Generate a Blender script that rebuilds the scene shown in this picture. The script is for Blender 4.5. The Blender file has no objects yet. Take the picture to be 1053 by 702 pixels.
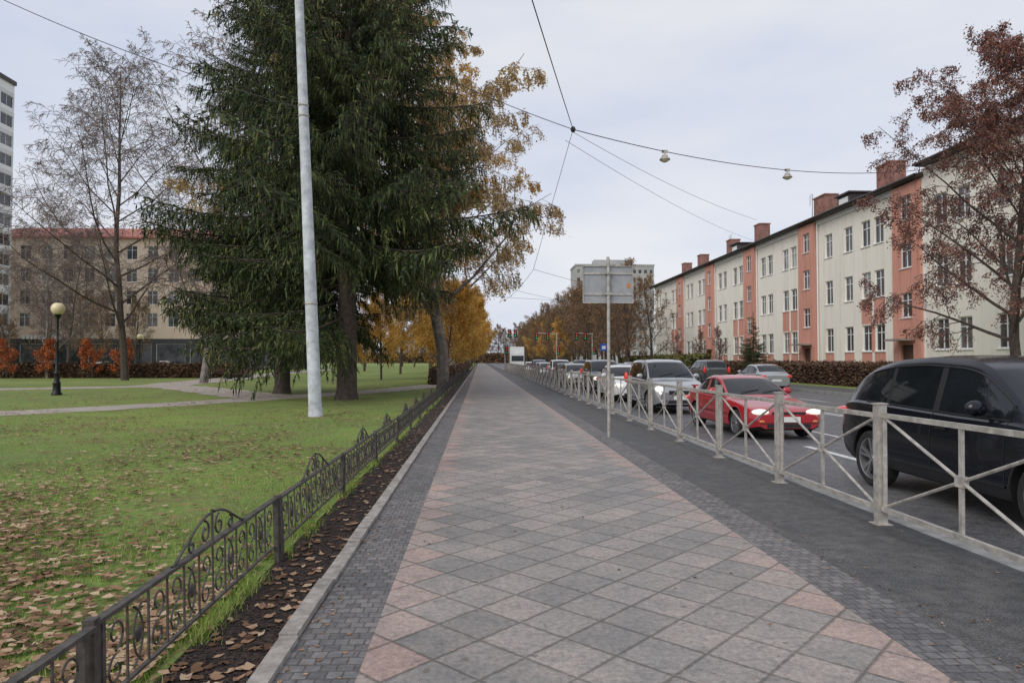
import bpy, math, random
import numpy as np
from mathutils import Vector, Matrix, Euler
R=math.radians
scene=bpy.context.scene
col=scene.collection

# ------------------------------------------------------------------ helpers
class MB:
    def __init__(s): s.v=[];s.f=[];s.m=[]
    def add(s,vs,fs,mi=0):
        b=len(s.v); s.v.extend([tuple(v) for v in vs])
        for f in fs: s.f.append(tuple(b+i for i in f)); s.m.append(mi)
    def quad(s,a,b,c,d,mi=0): s.add([a,b,c,d],[(0,1,2,3)],mi)
    def box(s,x0,x1,y0,y1,z0,z1,mi=0):
        s.add([(x0,y0,z0),(x1,y0,z0),(x1,y1,z0),(x0,y1,z0),(x0,y0,z1),(x1,y0,z1),(x1,y1,z1),(x0,y1,z1)],
              [(0,3,2,1),(4,5,6,7),(0,1,5,4),(1,2,6,5),(2,3,7,6),(3,0,4,7)],mi)
    def pbox(s,P,u0,u1,z0,z1,d0,d1,mi=0):
        s.add([P(u0,z0,d0),P(u1,z0,d0),P(u1,z0,d1),P(u0,z0,d1),P(u0,z1,d0),P(u1,z1,d0),P(u1,z1,d1),P(u0,z1,d1)],
              [(0,3,2,1),(4,5,6,7),(0,1,5,4),(1,2,6,5),(2,3,7,6),(3,0,4,7)],mi)
    def tube(s,pts,rad,n=6,mi=0,cap=False):
        pts=[Vector(p) for p in pts]; k=len(pts)
        if not hasattr(rad,'__len__'): rad=[rad]*k
        vs=[];fs=[]
        d=(pts[1]-pts[0]); ref=Vector((0,0,1)) if abs(d.normalized().z)<.9 else Vector((1,0,0))
        for i in range(k):
            if i==0: t=pts[1]-pts[0]
            elif i==k-1: t=pts[k-1]-pts[k-2]
            else: t=pts[i+1]-pts[i-1]
            if t.length<1e-9: t=Vector((0,0,1))
            t.normalize(); a=t.cross(ref)
            if a.length<1e-4: a=t.orthogonal()
            a.normalize(); b=t.cross(a)
            for j in range(n):
                an=2*math.pi*j/n
                vs.append(pts[i]+(a*math.cos(an)+b*math.sin(an))*rad[i])
        for i in range(k-1):
            for j in range(n):
                j2=(j+1)%n
                fs.append((i*n+j,i*n+j2,(i+1)*n+j2,(i+1)*n+j))
        if cap: fs.append(tuple(range(n))); fs.append(tuple((k-1)*n+j for j in range(n)))
        s.add(vs,fs,mi)
    def lathe(s,prof,c=(0,0,0),n=16,axis='z',mi=0):
        vs=[];fs=[]
        for (r,h) in prof:
            for j in range(n):
                a=2*math.pi*j/n
                if axis=='z': vs.append((c[0]+r*math.cos(a),c[1]+r*math.sin(a),c[2]+h))
                else: vs.append((c[0]+h,c[1]+r*math.cos(a),c[2]+r*math.sin(a)))
        for i in range(len(prof)-1):
            for j in range(n):
                j2=(j+1)%n; fs.append((i*n+j,i*n+j2,(i+1)*n+j2,(i+1)*n+j))
        s.add(vs,fs,mi)
    def ell(s,c,r,mi=0,n=14,m=8):
        vs=[];fs=[]
        for i in range(m+1):
            p=math.pi*i/m
            for j in range(n):
                a=2*math.pi*j/n
                vs.append((c[0]+r[0]*math.sin(p)*math.cos(a),c[1]+r[1]*math.sin(p)*math.sin(a),c[2]+r[2]*math.cos(p)))
        for i in range(m):
            for j in range(n):
                j2=(j+1)%n; fs.append((i*n+j,i*n+j2,(i+1)*n+j2,(i+1)*n+j))
        s.add(vs,fs,mi)
    def mesh(s,name,mats,smooth=0):
        me=bpy.data.meshes.new(name); me.from_pydata(s.v,[],s.f)
        for m in mats: me.materials.append(m)
        me.polygons.foreach_set('material_index',s.m)
        if smooth:
            me.polygons.foreach_set('use_smooth',[True]*len(s.f))
            me.update(); me.set_sharp_from_angle(angle=R(smooth))
        me.update(); return me
def inst(name,me,parent=None,loc=(0,0,0),rot=(0,0,0),sc=(1,1,1)):
    o=bpy.data.objects.new(name,me); col.objects.link(o)
    o.location=loc;o.rotation_euler=rot;o.scale=sc if hasattr(sc,'__len__') else (sc,sc,sc)
    if parent: o.parent=parent
    return o
def empty(name,loc=(0,0,0),rot=(0,0,0)):
    o=bpy.data.objects.new(name,None); col.objects.link(o); o.location=loc;o.rotation_euler=rot; o.empty_display_size=.2
    return o

# ------------------------------------------------------------------ materials
class NT:
    def __init__(s,name):
        s.mat=bpy.data.materials.new(name); s.mat.use_nodes=True; s.t=s.mat.node_tree; s.b=s.t.nodes['Principled BSDF']
    def n(s,ty,**k):
        x=s.t.nodes.new(ty)
        for a,v in k.items(): setattr(x,a,v)
        return x
    def l(s,a,b): s.t.links.new(a,b)
    def val(s,sock,v):
        if isinstance(v,bpy.types.NodeSocket): s.l(v,sock)
        else: sock.default_value=v
    def math(s,op,a,b=None,c=None,clamp=False):
        x=s.n('ShaderNodeMath',operation=op); x.use_clamp=clamp
        s.val(x.inputs[0],a)
        if b is not None: s.val(x.inputs[1],b)
        if c is not None: s.val(x.inputs[2],c)
        return x.outputs[0]
    def vm(s,op,a,b=None):
        x=s.n('ShaderNodeVectorMath',operation=op); s.val(x.inputs[0],a)
        if b is not None: s.val(x.inputs[1],b)
        return x.outputs[0]
    def obj(s): return s.n('ShaderNodeTexCoord').outputs['Object']
    def geo(s): return s.n('ShaderNodeNewGeometry').outputs['Position']
    def noise(s,vec,scale,detail=4,rough=.6,out='Fac'):
        x=s.n('ShaderNodeTexNoise'); s.l(vec,x.inputs['Vector']); x.inputs['Scale'].default_value=scale
        x.inputs['Detail'].default_value=detail; x.inputs['Roughness'].default_value=rough
        return x.outputs[out]
    def ramp(s,fac,stops):
        x=s.n('ShaderNodeValToRGB'); s.l(fac,x.inputs[0]); e=x.color_ramp.elements
        while len(e)<len(stops): e.new(.5)
        for i,(p,c) in enumerate(stops):
            e[i].position=p; e[i].color=(c[0],c[1],c[2],1) if hasattr(c,'__len__') else (c,c,c,1)
        return x.outputs[0]
    def mix(s,fac,a,b,bt='MIX'):
        x=s.n('ShaderNodeMix',data_type='RGBA',blend_type=bt); s.val(x.inputs[0],fac)
        for i,v in ((6,a),(7,b)):
            if isinstance(v,bpy.types.NodeSocket): s.l(v,x.inputs[i])
            else: x.inputs[i].default_value=(v[0],v[1],v[2],1)
        return x.outputs[2]
    def bump(s,h,strength=.3,dist=.02):
        x=s.n('ShaderNodeBump'); x.inputs['Strength'].default_value=strength; x.inputs['Distance'].default_value=dist
        s.l(h,x.inputs['Height']); s.l(x.outputs[0],s.b.inputs['Normal'])
    def base(s,c):
        if isinstance(c,bpy.types.NodeSocket): s.l(c,s.b.inputs['Base Color'])
        else: s.b.inputs['Base Color'].default_value=(c[0],c[1],c[2],1)
    def rough(s,r): s.val(s.b.inputs['Roughness'],r)

def M(name,c,rough=.7,metal=0,var=.25,scale=3,bump=0,bscale=40,coat=0,emis=0,spec=.5):
    t=NT(name); o=t.obj()
    f=t.noise(o,scale,3,.65)
    lo=[x*(1-var) for x in c]; hi=[min(1,x*(1+var)) for x in c]
    cc=t.ramp(f,[(.3,lo),(.7,hi)])
    t.base(cc); t.rough(rough); t.b.inputs['Metallic'].default_value=metal
    t.b.inputs['Specular IOR Level'].default_value=spec
    if coat: t.b.inputs['Coat Weight'].default_value=coat; t.b.inputs['Coat Roughness'].default_value=.04
    if bump: t.bump(t.noise(o,bscale,3,.7),bump,.01)
    if emis:
        t.b.inputs['Emission Color'].default_value=(1,.93,.8,1) if emis>0 else (1,.05,.03,1); t.b.inputs['Emission Strength'].default_value=abs(emis)
    return t.mat

def stucco(name,c,st=.88):
    t=NT(name); o=t.obj()
    a=t.noise(o,.35,4,.6)
    mp=t.n('ShaderNodeMapping'); t.l(o,mp.inputs[0]); mp.inputs['Scale'].default_value=(1.6,1.6,.12)
    b=t.noise(mp.outputs[0],1.4,4,.7)
    cc=t.ramp(a,[(.3,[x*.93 for x in c]),(.7,c)])
    cc=t.mix(1.0,cc,t.ramp(b,[(.34,(st,st*.985,st*.96)),(.52,(1,1,1))]),'MULTIPLY')
    t.base(cc); t.rough(.9); return t.mat

def leafmat(name,stops,rough=.6,trans=0):
    t=NT(name); g=t.n('ShaderNodeNewGeometry').outputs['Random Per Island']
    o=t.geo(); f=t.noise(o,.7,1,.6)
    k=t.math('MULTIPLY_ADD',f,.9,-.45); g2=t.math('ADD',g,k,clamp=True)
    c=t.ramp(g2,stops); t.base(c); t.rough(rough)
    t.b.inputs['Specular IOR Level'].default_value=.25
    if trans:
        tr=t.n('ShaderNodeBsdfTranslucent'); t.l(c,tr.inputs[0]); mx=t.n('ShaderNodeMixShader'); mx.inputs[0].default_value=trans
        out=t.t.nodes['Material Output']; t.l(t.b.outputs[0],mx.inputs[1]); t.l(tr.outputs[0],mx.inputs[2]); t.l(mx.outputs[0],out.inputs[0])
    return t.mat

def paving():
    t=NT('paving_slabs'); o=t.obj(); s=.35
    mp=t.n('ShaderNodeMapping'); t.l(o,mp.inputs[0]); mp.inputs['Rotation'].default_value=(0,0,R(45)); mp.inputs['Scale'].default_value=(1/s,1/s,1/s)
    sx=t.n('ShaderNodeSeparateXYZ'); t.l(mp.outputs[0],sx.inputs[0]); cx=t.n('ShaderNodeCombineXYZ'); t.l(sx.outputs[0],cx.inputs[0]); t.l(sx.outputs[1],cx.inputs[1])
    v=cx.outputs[0]; fl=t.vm('FLOOR',v); fr=t.vm('FRACTION',v)
    wn=t.n('ShaderNodeTexWhiteNoise',noise_dimensions='3D'); t.l(fl,wn.inputs[0]); rnd=wn.outputs['Value']
    a=t.n('ShaderNodeSeparateXYZ'); t.l(fr,a.inputs[0])
    def edge(q): return t.math('MINIMUM',q,t.math('SUBTRACT',1.0,q))
    e=t.math('MINIMUM',edge(a.outputs[0]),edge(a.outputs[1]))
    fs=t.n('ShaderNodeSeparateXYZ'); t.l(fl,fs.inputs[0])
    xc=t.math('MULTIPLY',t.math('ADD',t.math('ADD',fs.outputs[0],fs.outputs[1]),1.0),s*.70711)
    dist=t.math('ABSOLUTE',t.math('SUBTRACT',xc,.875))
    red=t.math('GREATER_THAN',t.math('ADD',dist,t.math('MULTIPLY',rnd,.12)),1.30)
    w2=t.n('ShaderNodeTexWhiteNoise',noise_dimensions='3D'); t.l(t.vm('ADD',fl,(7.3,2.1,5.5)),w2.inputs[0])
    grey=t.ramp(rnd,[(0,(.24,.225,.215)),(.35,(.285,.267,.253)),(.75,(.32,.295,.277)),(1,(.37,.325,.302))])
    pink=t.ramp(w2.outputs['Value'],[(0,(.43,.30,.26)),(.5,(.41,.32,.285)),(1,(.35,.305,.28))])
    c=t.mix(t.math('MULTIPLY',red,.9),grey,pink)
    big=t.noise(o,.8,4,.65); fine=t.noise(o,26,4,.8); med=t.noise(o,5.5,6,.8); grit=t.noise(o,170,1,.8)
    c=t.mix(t.ramp(med,[(.50,0.0),(.68,.45)]),c,(.42,.345,.305))
    c=t.mix(t.ramp(med,[(.30,.65),(.48,0.0)]),c,(.155,.15,.15))
    c=t.mix(1.0,c,t.ramp(big,[(.3,(.74,.75,.77)),(.7,(1.16,1.12,1.08))]),'MULTIPLY')
    c=t.mix(1.0,c,t.ramp(fine,[(.3,(.60,.60,.60)),(.7,(1.32,1.32,1.31))]),'MULTIPLY')
    c=t.mix(1.0,c,t.ramp(grit,[(.3,(.66,.66,.66)),(.7,(1.32,1.32,1.32))]),'MULTIPLY')
    blot=t.noise(o,8.5,2,.6); c=t.mix(t.ramp(blot,[(.66,0.0),(.72,.55)]),c,(.10,.08,.065))
    j=t.ramp(t.math('ADD',e,t.math('MULTIPLY',fine,.05)),[(.035,1.0),(.07,0.0)])
    jf=t.ramp(big,[(.35,.85),(.65,.55)])
    c=t.mix(t.math('MULTIPLY',j,jf),c,(.085,.075,.062))
    t.base(c); t.rough(t.ramp(big,[(.3,.5),(.7,.8)]))
    h=t.math('ADD',t.math('MULTIPLY',t.ramp(e,[(0,0),(.05,1)]),.6),t.math('MULTIPLY',rnd,.25))
    t.bump(h,.6,.012); return t.mat
def setts():
    t=NT('granite_setts'); o=t.obj()
    br=t.n('ShaderNodeTexBrick'); t.l(t.vm('ADD',o,t.vm('MULTIPLY',t.noise(o,6,2,.5,'Color'),(.03,.03,0))),br.inputs[0]); br.inputs['Scale'].default_value=1
    br.inputs['Brick Width'].default_value=.085; br.inputs['Row Height'].default_value=.082; br.inputs['Mortar Size'].default_value=.007; br.inputs['Mortar Smooth'].default_value=.6
    br.inputs['Color1'].default_value=(.12,.12,.128,1); br.inputs['Color2'].default_value=(.20,.195,.20,1); br.inputs['Mortar'].default_value=(.095,.086,.078,1)
    c=t.mix(1.0,br.outputs[0],t.ramp(t.noise(o,14,4,.8),[(.3,(.6,.6,.6)),(.7,(1.4,1.37,1.34))]),'MULTIPLY')
    c=t.mix(1.0,c,t.ramp(t.noise(o,.9,4,.6),[(.3,(.78,.78,.78)),(.7,(1.2,1.16,1.12))]),'MULTIPLY')
    t.base(c); t.rough(.75); t.bump(t.math('SUBTRACT',1.0,br.outputs['Fac']),.5,.012); return t.mat
def asphalt(name,lo,hi,rough=.8):
    t=NT(name); o=t.obj()
    f=t.noise(o,.55,5,.7); g=t.noise(o,75,2,.9); m=t.noise(o,7,6,.8); q=t.noise(o,2.1,4,.7)
    c=t.ramp(f,[(.38,lo),(.62,hi)])
    c=t.mix(1.0,c,t.ramp(g,[(.30,.35),(.55,1.1),(.72,2.8)]),'MULTIPLY'); c=t.mix(1.0,c,t.ramp(m,[(.32,.55),(.65,1.35)]),'MULTIPLY')
    c=t.mix(t.ramp(q,[(.54,0.0),(.70,.55)]),c,(.145,.13,.115))
    t.base(c); t.rough(t.ramp(f,[(.4,rough-.25),(.6,rough)])); t.bump(g,.5,.006); return t.mat
def lawnmat():
    t=NT('lawn_grass'); o=t.obj()
    a=t.noise(o,.9,6,.75); b=t.noise(o,16,5,.8); d=t.noise(o,.13,4,.6); e=t.noise(o,45,2,.8)
    c=t.ramp(b,[(.3,(.085,.12,.028)),(.5,(.19,.275,.055)),(.72,(.34,.43,.095))])
    br=t.ramp(e,[(.3,(.09,.06,.03)),(.7,(.30,.20,.11))])
    c=t.mix(t.ramp(a,[(.47,0.0),(.63,.6)]),c,br)
    lf=t.n('ShaderNodeTexVoronoi'); t.l(o,lf.inputs['Vector']); lf.inputs['Scale'].default_value=3.6
    c=t.mix(t.ramp(lf.outputs['Distance'],[(.17,.9),(.21,0.0)]),c,(.34,.20,.10))
    c=t.mix(1.0,c,t.ramp(d,[(.35,(.76,.78,.80)),(.65,(1.16,1.14,1.0))]),'MULTIPLY')
    t.base(c); t.rough(.9); t.bump(b,.8,.04); return t.mat

m_pave=paving(); m_sett=setts()
m_asph=asphalt('asphalt_footway',(.055,.055,.056),(.10,.097,.096))
m_road=asphalt('asphalt_road',(.10,.10,.105),(.14,.14,.145),rough=.7)
m_lawn=lawnmat()
m_kerb=M('kerb_concrete',(.32,.29,.26),.85,var=.4,scale=9,bump=.3)
m_kerb2=M('kerb_granite',(.28,.28,.27),.8,var=.3,scale=6,bump=.3)
m_soil=M('soil',(.045,.030,.024),.95,var=.6,scale=14,bump=1,bscale=40)
m_path=M('path_gravel',(.40,.35,.30),.9,var=.2,scale=1.2)
m_paint=M('road_paint',(.62,.62,.60),.7,var=.25,scale=8)
m_ground=M('ground_earth',(.10,.10,.06),.95,var=.3,scale=.3)
m_iron=M('wrought_iron',(.085,.075,.066),.65,.2,var=.5,scale=14)
m_galv=M('galvanised_steel',(.44,.41,.37),.55,.3,var=.35,scale=9)
m_pole=M('pole_paint',(.56,.58,.62),.7,var=.3,scale=3.5,bump=.2)
m_sign=M('sign_back',(.34,.35,.36),.5,.2,var=.15,scale=4)
m_blk=M('black_metal',(.012,.012,.013),.45,.3)
m_globe=M('globe_glass',(.80,.66,.42),.3,var=.05)
m_wire=M('wire',(.03,.03,.032),.6)
m_cream=stucco('stucco_cream',(.93,.89,.79),.90)
m_salm=stucco('stucco_salmon',(.70,.34,.26),.82)
m_plinth=M('plinth',(.32,.27,.24),.9,var=.2,scale=1)
m_white=M('white_frame',(.82,.82,.81),.5,var=.05)
m_roof=M('roof_sheet',(.065,.055,.055),.6,.1,var=.25,scale=1)
m_redroof=M('roof_red',(.50,.17,.13),.7,var=.2,scale=1)
m_beige=stucco('stucco_beige',(.76,.60,.47))
m_grey=stucco('panel_grey',(.72,.74,.76),.95)
m_conc=M('panel_far',(.40,.39,.39),.9,var=.15,scale=.2)
m_brown=M('door_brown',(.10,.05,.035),.6)
def brick():
    t=NT('chimney_brick'); o=t.obj(); mp=t.n('ShaderNodeMapping'); t.l(o,mp.inputs[0]); mp.inputs['Rotation'].default_value=(R(90),0,0)
    br=t.n('ShaderNodeTexBrick'); t.l(mp.outputs[0],br.inputs[0]); br.inputs['Scale'].default_value=4
    br.inputs['Color1'].default_value=(.42,.17,.13,1); br.inputs['Color2'].default_value=(.30,.13,.10,1); br.inputs['Mortar'].default_value=(.35,.30,.27,1)
    c=t.mix(1.0,br.outputs[0],t.ramp(t.noise(o,1.5,5,.7),[(.3,.45),(.7,1.25)]),'MULTIPLY'); t.base(c); t.rough(.9); return t.mat
m_brick=brick()
def glassmat():
    t=NT('window_glass'); g=t.n('ShaderNodeNewGeometry').outputs['Random Per Island']
    c=t.ramp(g,[(0,(.02,.024,.03)),(.5,(.05,.055,.06)),(.8,(.14,.14,.14)),(1,(.33,.32,.30))])
    f=t.noise(t.obj(),1.3,3); c=t.mix(1.0,c,t.ramp(f,[(.35,.5),(.65,1.4)]),'MULTIPLY')
    t.base(c); t.rough(.08); t.b.inputs['Specular IOR Level'].default_value=.7; return t.mat
m_glass=glassmat()
m_bark=M('bark',(.085,.065,.052),.95,var=.45,scale=8,bump=.8,bscale=12)
m_birchbark=M('birch_bark',(.22,.185,.165),.9,var=.5,scale=3)
m_twig=M('twigs',(.135,.10,.088),.9,var=.2)
m_twigl=M('twigs_birch',(.175,.13,.12),.9,var=.2)
m_needle=leafmat('spruce_needles',[(0,(.016,.028,.013)),(.5,(.040,.062,.020)),(.85,(.095,.12,.032)),(1,(.17,.17,.055))],.6)
m_yel=leafmat('yellow_leaves',[(0,(.40,.20,.035)),(.4,(.64,.37,.07)),(.8,(.78,.50,.13)),(1,(.82,.64,.28))],.6,.3)
m_pale=leafmat('birch_leaves',[(0,(.42,.26,.09)),(.5,(.66,.46,.19)),(1,(.82,.66,.38))],.6,.3)
m_rust=leafmat('rust_leaves',[(0,(.12,.045,.035)),(.5,(.23,.095,.07)),(1,(.38,.18,.13))],.6)
m_orange=leafmat('orange_leaves',[(0,(.30,.07,.02)),(1,(.60,.18,.06))],.6)
m_brownl=leafmat('brown_leaves',[(0,(.10,.06,.035)),(.5,(.22,.125,.06)),(1,(.45,.27,.10))],.6)
m_hedge=leafmat('hedge_leaves',[(0,(.045,.028,.02)),(.5,(.11,.06,.042)),(1,(.19,.12,.065))],.7)
m_hedgeg=leafmat('shrub_leaves',[(0,(.035,.045,.015)),(.5,(.10,.11,.03)),(1,(.22,.18,.06))],.7)
m_litter=leafmat('fallen_leaves',[(0,(.07,.035,.02)),(.4,(.20,.11,.06)),(.75,(.38,.23,.14)),(1,(.52,.38,.25))],.7)
m_blade=leafmat('grass_blades',[(0,(.10,.15,.028)),(.5,(.21,.32,.052)),(.85,(.36,.46,.10)),(1,(.52,.46,.2))],.6)

# ------------------------------------------------------------------ world, sun, camera
w=bpy.data.worlds.new('World'); scene.world=w; w.use_nodes=True
nt=w.node_tree; bg=nt.nodes['Background']
sky=nt.nodes.new('ShaderNodeTexSky'); sky.sky_type='NISHITA'; sky.sun_disc=False; sky.sun_elevation=R(38); sky.sun_rotation=R(220)
hs=nt.nodes.new('ShaderNodeHueSaturation'); hs.inputs['Saturation'].default_value=.5; nt.links.new(sky.outputs[0],hs.inputs['Color'])
tc=nt.nodes.new('ShaderNodeTexCoord'); mp=nt.nodes.new('ShaderNodeMapping'); mp.inputs['Scale'].default_value=(1,1,3.4); mp.inputs['Rotation'].default_value=(0,R(6),R(30))
nt.links.new(tc.outputs['Generated'],mp.inputs[0])
no=nt.nodes.new('ShaderNodeTexNoise'); no.inputs['Scale'].default_value=1.9; no.inputs['Detail'].default_value=5; no.inputs['Roughness'].default_value=.55; nt.links.new(mp.outputs[0],no.inputs[0])
rp=nt.nodes.new('ShaderNodeValToRGB'); nt.links.new(no.outputs[0],rp.inputs[0])
rp.color_ramp.elements[0].position=.32; rp.color_ramp.elements[0].color=(.70,.77,.93,1); rp.color_ramp.elements[1].position=.68; rp.color_ramp.elements[1].color=(.92,.93,.985,1)
sc=nt.nodes.new('ShaderNodeVectorMath'); sc.operation='SCALE'; sc.inputs['Scale'].default_value=9.3; nt.links.new(rp.outputs[0],sc.inputs[0])
mx=nt.nodes.new('ShaderNodeMix'); mx.data_type='RGBA'; mx.inputs[0].default_value=.88; nt.links.new(hs.outputs[0],mx.inputs[6]); nt.links.new(sc.outputs[0],mx.inputs[7])
nt.links.new(mx.outputs[2],bg.inputs[0]); bg.inputs[1].default_value=.1
sl=bpy.data.lights.new('sun','SUN'); sl.energy=1.5; sl.angle=R(35); sl.color=(1,.95,.88)
so=bpy.data.objects.new('sun',sl); col.objects.link(so); so.rotation_euler=(R(90-38),0,R(-40)); so.location=(0,-20,30)
cd=bpy.data.cameras.new('camera'); cam=bpy.data.objects.new('camera',cd); col.objects.link(cam); scene.camera=cam
cd.lens=24; cd.sensor_width=36; cd.clip_end=3000; cd.clip_start=.05
cam.location=(0,0,1.6); cam.rotation_euler=(R(90+1.55),0,R(-2.7))
scene.view_settings.view_transform='Standard'; scene.view_settings.look='None'; scene.view_settings.exposure=0

# ------------------------------------------------------------------ ground
RZ=-0.10
def sheet(name,x0,x1,y0,y1,z,mat,th=.3):
    mb=MB(); mb.box(x0,x1,y0,y1,z-th,z,0); return inst(name,mb.mesh(name,[mat]))
mb=MB(); mb.quad((-1500,-300,-.42),(1500,-300,-.42),(1500,2500,-.42),(-1500,2500,-.42)); inst('ground',mb.mesh('ground',[m_ground]))
sheet('lawn',-400,-1.62,-20,700,0,m_lawn)
sheet('soil_strip',-1.62,-1.14,-20,500,-.015,m_soil)
mb=MB(); y=-5; rk=random.Random(1)
while y<250: dz=rk.uniform(-.006,.006); dx=rk.uniform(-.006,.006); mb.box(-1.14+dx,-1.035+dx,y,y+.99,-.2,.035+dz); y+=1.0
inst('garden_kerb',mb.mesh('garden_kerb',[m_kerb]))
sheet('sidewalk',-.62,2.37,-20,500,0,m_pave)
sheet('sidewalk_sett_border',-1.03,-.62,-20,500,0.002,m_sett)
sheet('sidewalk_sett_border',2.37,2.75,-20,500,0.002,m_sett)
sheet('asphalt_footway',2.75,4.1,-20,500,0,m_asph)
mb=MB(); y=-5
while y<250: mb.box(4.1,4.25,y,y+.99,-.3,.004); mb.box(17.3,17.45,y,y+.99,-.3,.05); y+=1.0
inst('road_kerb',mb.mesh('road_kerb',[m_kerb2]))
sheet('road',4.25,17.3,-30,700,RZ,m_road)
sheet('far_sidewalk',17.45,20.2,-30,700,.04,m_asph)
sheet('far_verge',20.2,400,-30,700,.02,m_lawn)
mb=MB(); z=RZ+.004
def mk(x0,x1,y0,y1): mb.quad((x0,y0,z),(x1,y0,z),(x1,y1,z),(x0,y1,z))
y=2.
while y<220: mk(7.85,7.97,y,y+2.5); mk(13.95,14.07,y+1,y+3.5); y+=6
mk(10.85,10.97,-20,300); mk(11.1,11.22,-20,300)
mk(6.35,6.5,10.6,13.2); mk(4.45,4.55,-20,300)
for i in range(9): mk(4.6+i*1.35,5.2+i*1.35,100,104)
inst('road_markings',mb.mesh('road_markings',[m_paint]))
def ribbon(name,pts,wd,z,mat):
    mb=MB(); pts=[Vector((a,b,0)) for a,b in pts]
    P=[pts[0]]+pts+[pts[-1]]; out=[]
    for i in range(1,len(P)-2):
        for k in range(10):
            t=k/10; a,b,c,d=P[i-1],P[i],P[i+1],P[i+2]
            out.append(.5*((2*b)+(c-a)*t+(2*a-5*b+4*c-d)*t*t+(-a+3*b-3*c+d)*t**3))
    out.append(P[-2]); L=[];Rr=[]
    for i,p in enumerate(out):
        t=(out[min(i+1,len(out)-1)]-out[max(i-1,0)]).normalized(); n=Vector((-t.y,t.x,0))
        wv=wd/2*(1+.08*math.sin(i*1.3))
        L.append(p+n*wv+Vector((0,0,z))); Rr.append(p-n*wv+Vector((0,0,z)))
    for i in range(len(out)-1): mb.quad(L[i],L[i+1],Rr[i+1],Rr[i])
    return inst(name,mb.mesh(name,[mat]))
ribbon('park_path',[(-30,15),(-20,18.5),(-14.6,21),(-11.3,25),(-8,30.5),(-5,36),(-2.6,44)],2.2,.006,m_path)
ribbon('park_path',[(-40,35),(-27,38),(-19.6,42),(-16,39),(-11.5,33),(-9,29.6)],2.8,.010,m_path)
ribbon('park_path',[(-19.6,42),(-21,56),(-23.7,86),(-26,120)],3.4,.014,m_path)

# ------------------------------------------------------------------ grass blades + leaves
rs=np.random.RandomState(3)
def scatter(name,mat,X,Y,Z,kind,h0,h1,w0,w1):
    n=len(X); a=rs.uniform(0,2*np.pi,n); h=rs.uniform(h0,h1,n); wd=rs.uniform(w0,w1,n)
    ca,sa=np.cos(a),np.sin(a)
    if kind=='blade':
        lx=rs.normal(0,.4,n)*h; ly=rs.normal(0,.4,n)*h
        v=np.zeros((n,3,3)); v[:,0]=np.stack([X-ca*wd,Y-sa*wd,Z],1); v[:,1]=np.stack([X+ca*wd,Y+sa*wd,Z],1); v[:,2]=np.stack([X+lx,Y+ly,Z+h],1); k=3
    else:
        t=rs.uniform(.1,.9,n)*h; z=Z+.004; k=7; v=np.zeros((n,7,3))
        px,py=-sa,ca
        for i,(u,s,zz) in enumerate([(-1,0,.1),(-.35,-.8,.5),(.2,-.55,.0),(1.05,-.1,.7),(.45,.35,.1),(.15,.85,.6),(-.5,.55,.3)]):
            v[:,i]=np.stack([X+ca*h*u+px*wd*s*1.3,Y+sa*h*u+py*wd*s*1.3,z+t*zz*rs.uniform(.1,1.1,n)],1)
    me=bpy.data.meshes.new(name); me.vertices.add(n*k); me.vertices.foreach_set('co',v.reshape(-1))
    me.loops.add(n*k); me.loops.foreach_set('vertex_index',np.arange(n*k,dtype=np.int32))
    me.polygons.add(n); me.polygons.foreach_set('loop_start',np.arange(0,n*k,k,dtype=np.int32))
    me.update(calc_edges=True); me.materials.append(mat); return inst(name,me)
n=230000
D=1.2*np.exp(rs.uniform(0,np.log(22/1.2),n))
Y=D; X=-1.66-rs.uniform(0,1,n)**1.1*D*1.05
msk=(np.sin(X*2.1+Y*.7)+np.sin(Y*1.7-X*1.3)+rs.normal(0,.7,n))>-.8
X,Y=X[msk],Y[msk]
scatter('lawn_grass_blades',m_blade,X,Y,np.zeros(len(X)),'blade',.018,.055,.0016,.0034)
n=52000
D=1.5*np.exp(rs.uniform(0,1,n)**.8*np.log(60/1.5)); X=-1.7-rs.uniform(0,1,n)**1.1*D*1.0; Y=D
clump=(np.sin(X*1.3+2)+np.sin(Y*.9+X*.8)+rs.normal(0,1.1,n))>.1
scatter('fallen_leaves',m_litter,X[clump],Y[clump],np.full(clump.sum(),.022),'leaf',.018,.055,.014,.036)
n=900; Y=1.5*np.exp(rs.uniform(0,np.log(40/1.5),n)); X=rs.uniform(-1.66,-1.16,n)
scatter('fallen_leaves',m_litter,X,Y,np.full(n,-.008),'leaf',.012,.05,.012,.038)
n=12000; Y=1.5*np.exp(rs.uniform(0,np.log(15/1.5),n)); X=rs.uniform(-1.62,-1.15,n)
scatter('soil_crumbs',m_soil,X,Y,np.full(n,-.016),'leaf',.006,.02,.006,.018)
n=700; Y=2.3*np.exp(rs.uniform(0,np.log(40/2.3),n)); u=rs.rand(n)
X=np.where(u<.4,-1.02+np.abs(rs.normal(0,.12,n)),np.where(u<.55,rs.uniform(-1,2.7,n),np.where(u<.75,2.75+rs.normal(0,.12,n),rs.uniform(2.7,4.1,n))))
scatter('fallen_leaves',m_litter,X,Y,np.full(n,.001),'leaf',.005,.022,.004,.016)
n=11000; Y=1.2*np.exp(rs.uniform(0,np.log(30/1.2),n)); X=-1.63+rs.normal(0,.05,n); k=(np.sin(Y*3.1)+np.sin(Y*7.7+1)+rs.normal(0,.6,n))>.1
scatter('fence_grass_tufts',m_blade,X[k],Y[k],np.full(k.sum(),-.01),'blade',.03,.10,.002,.004)

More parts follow.
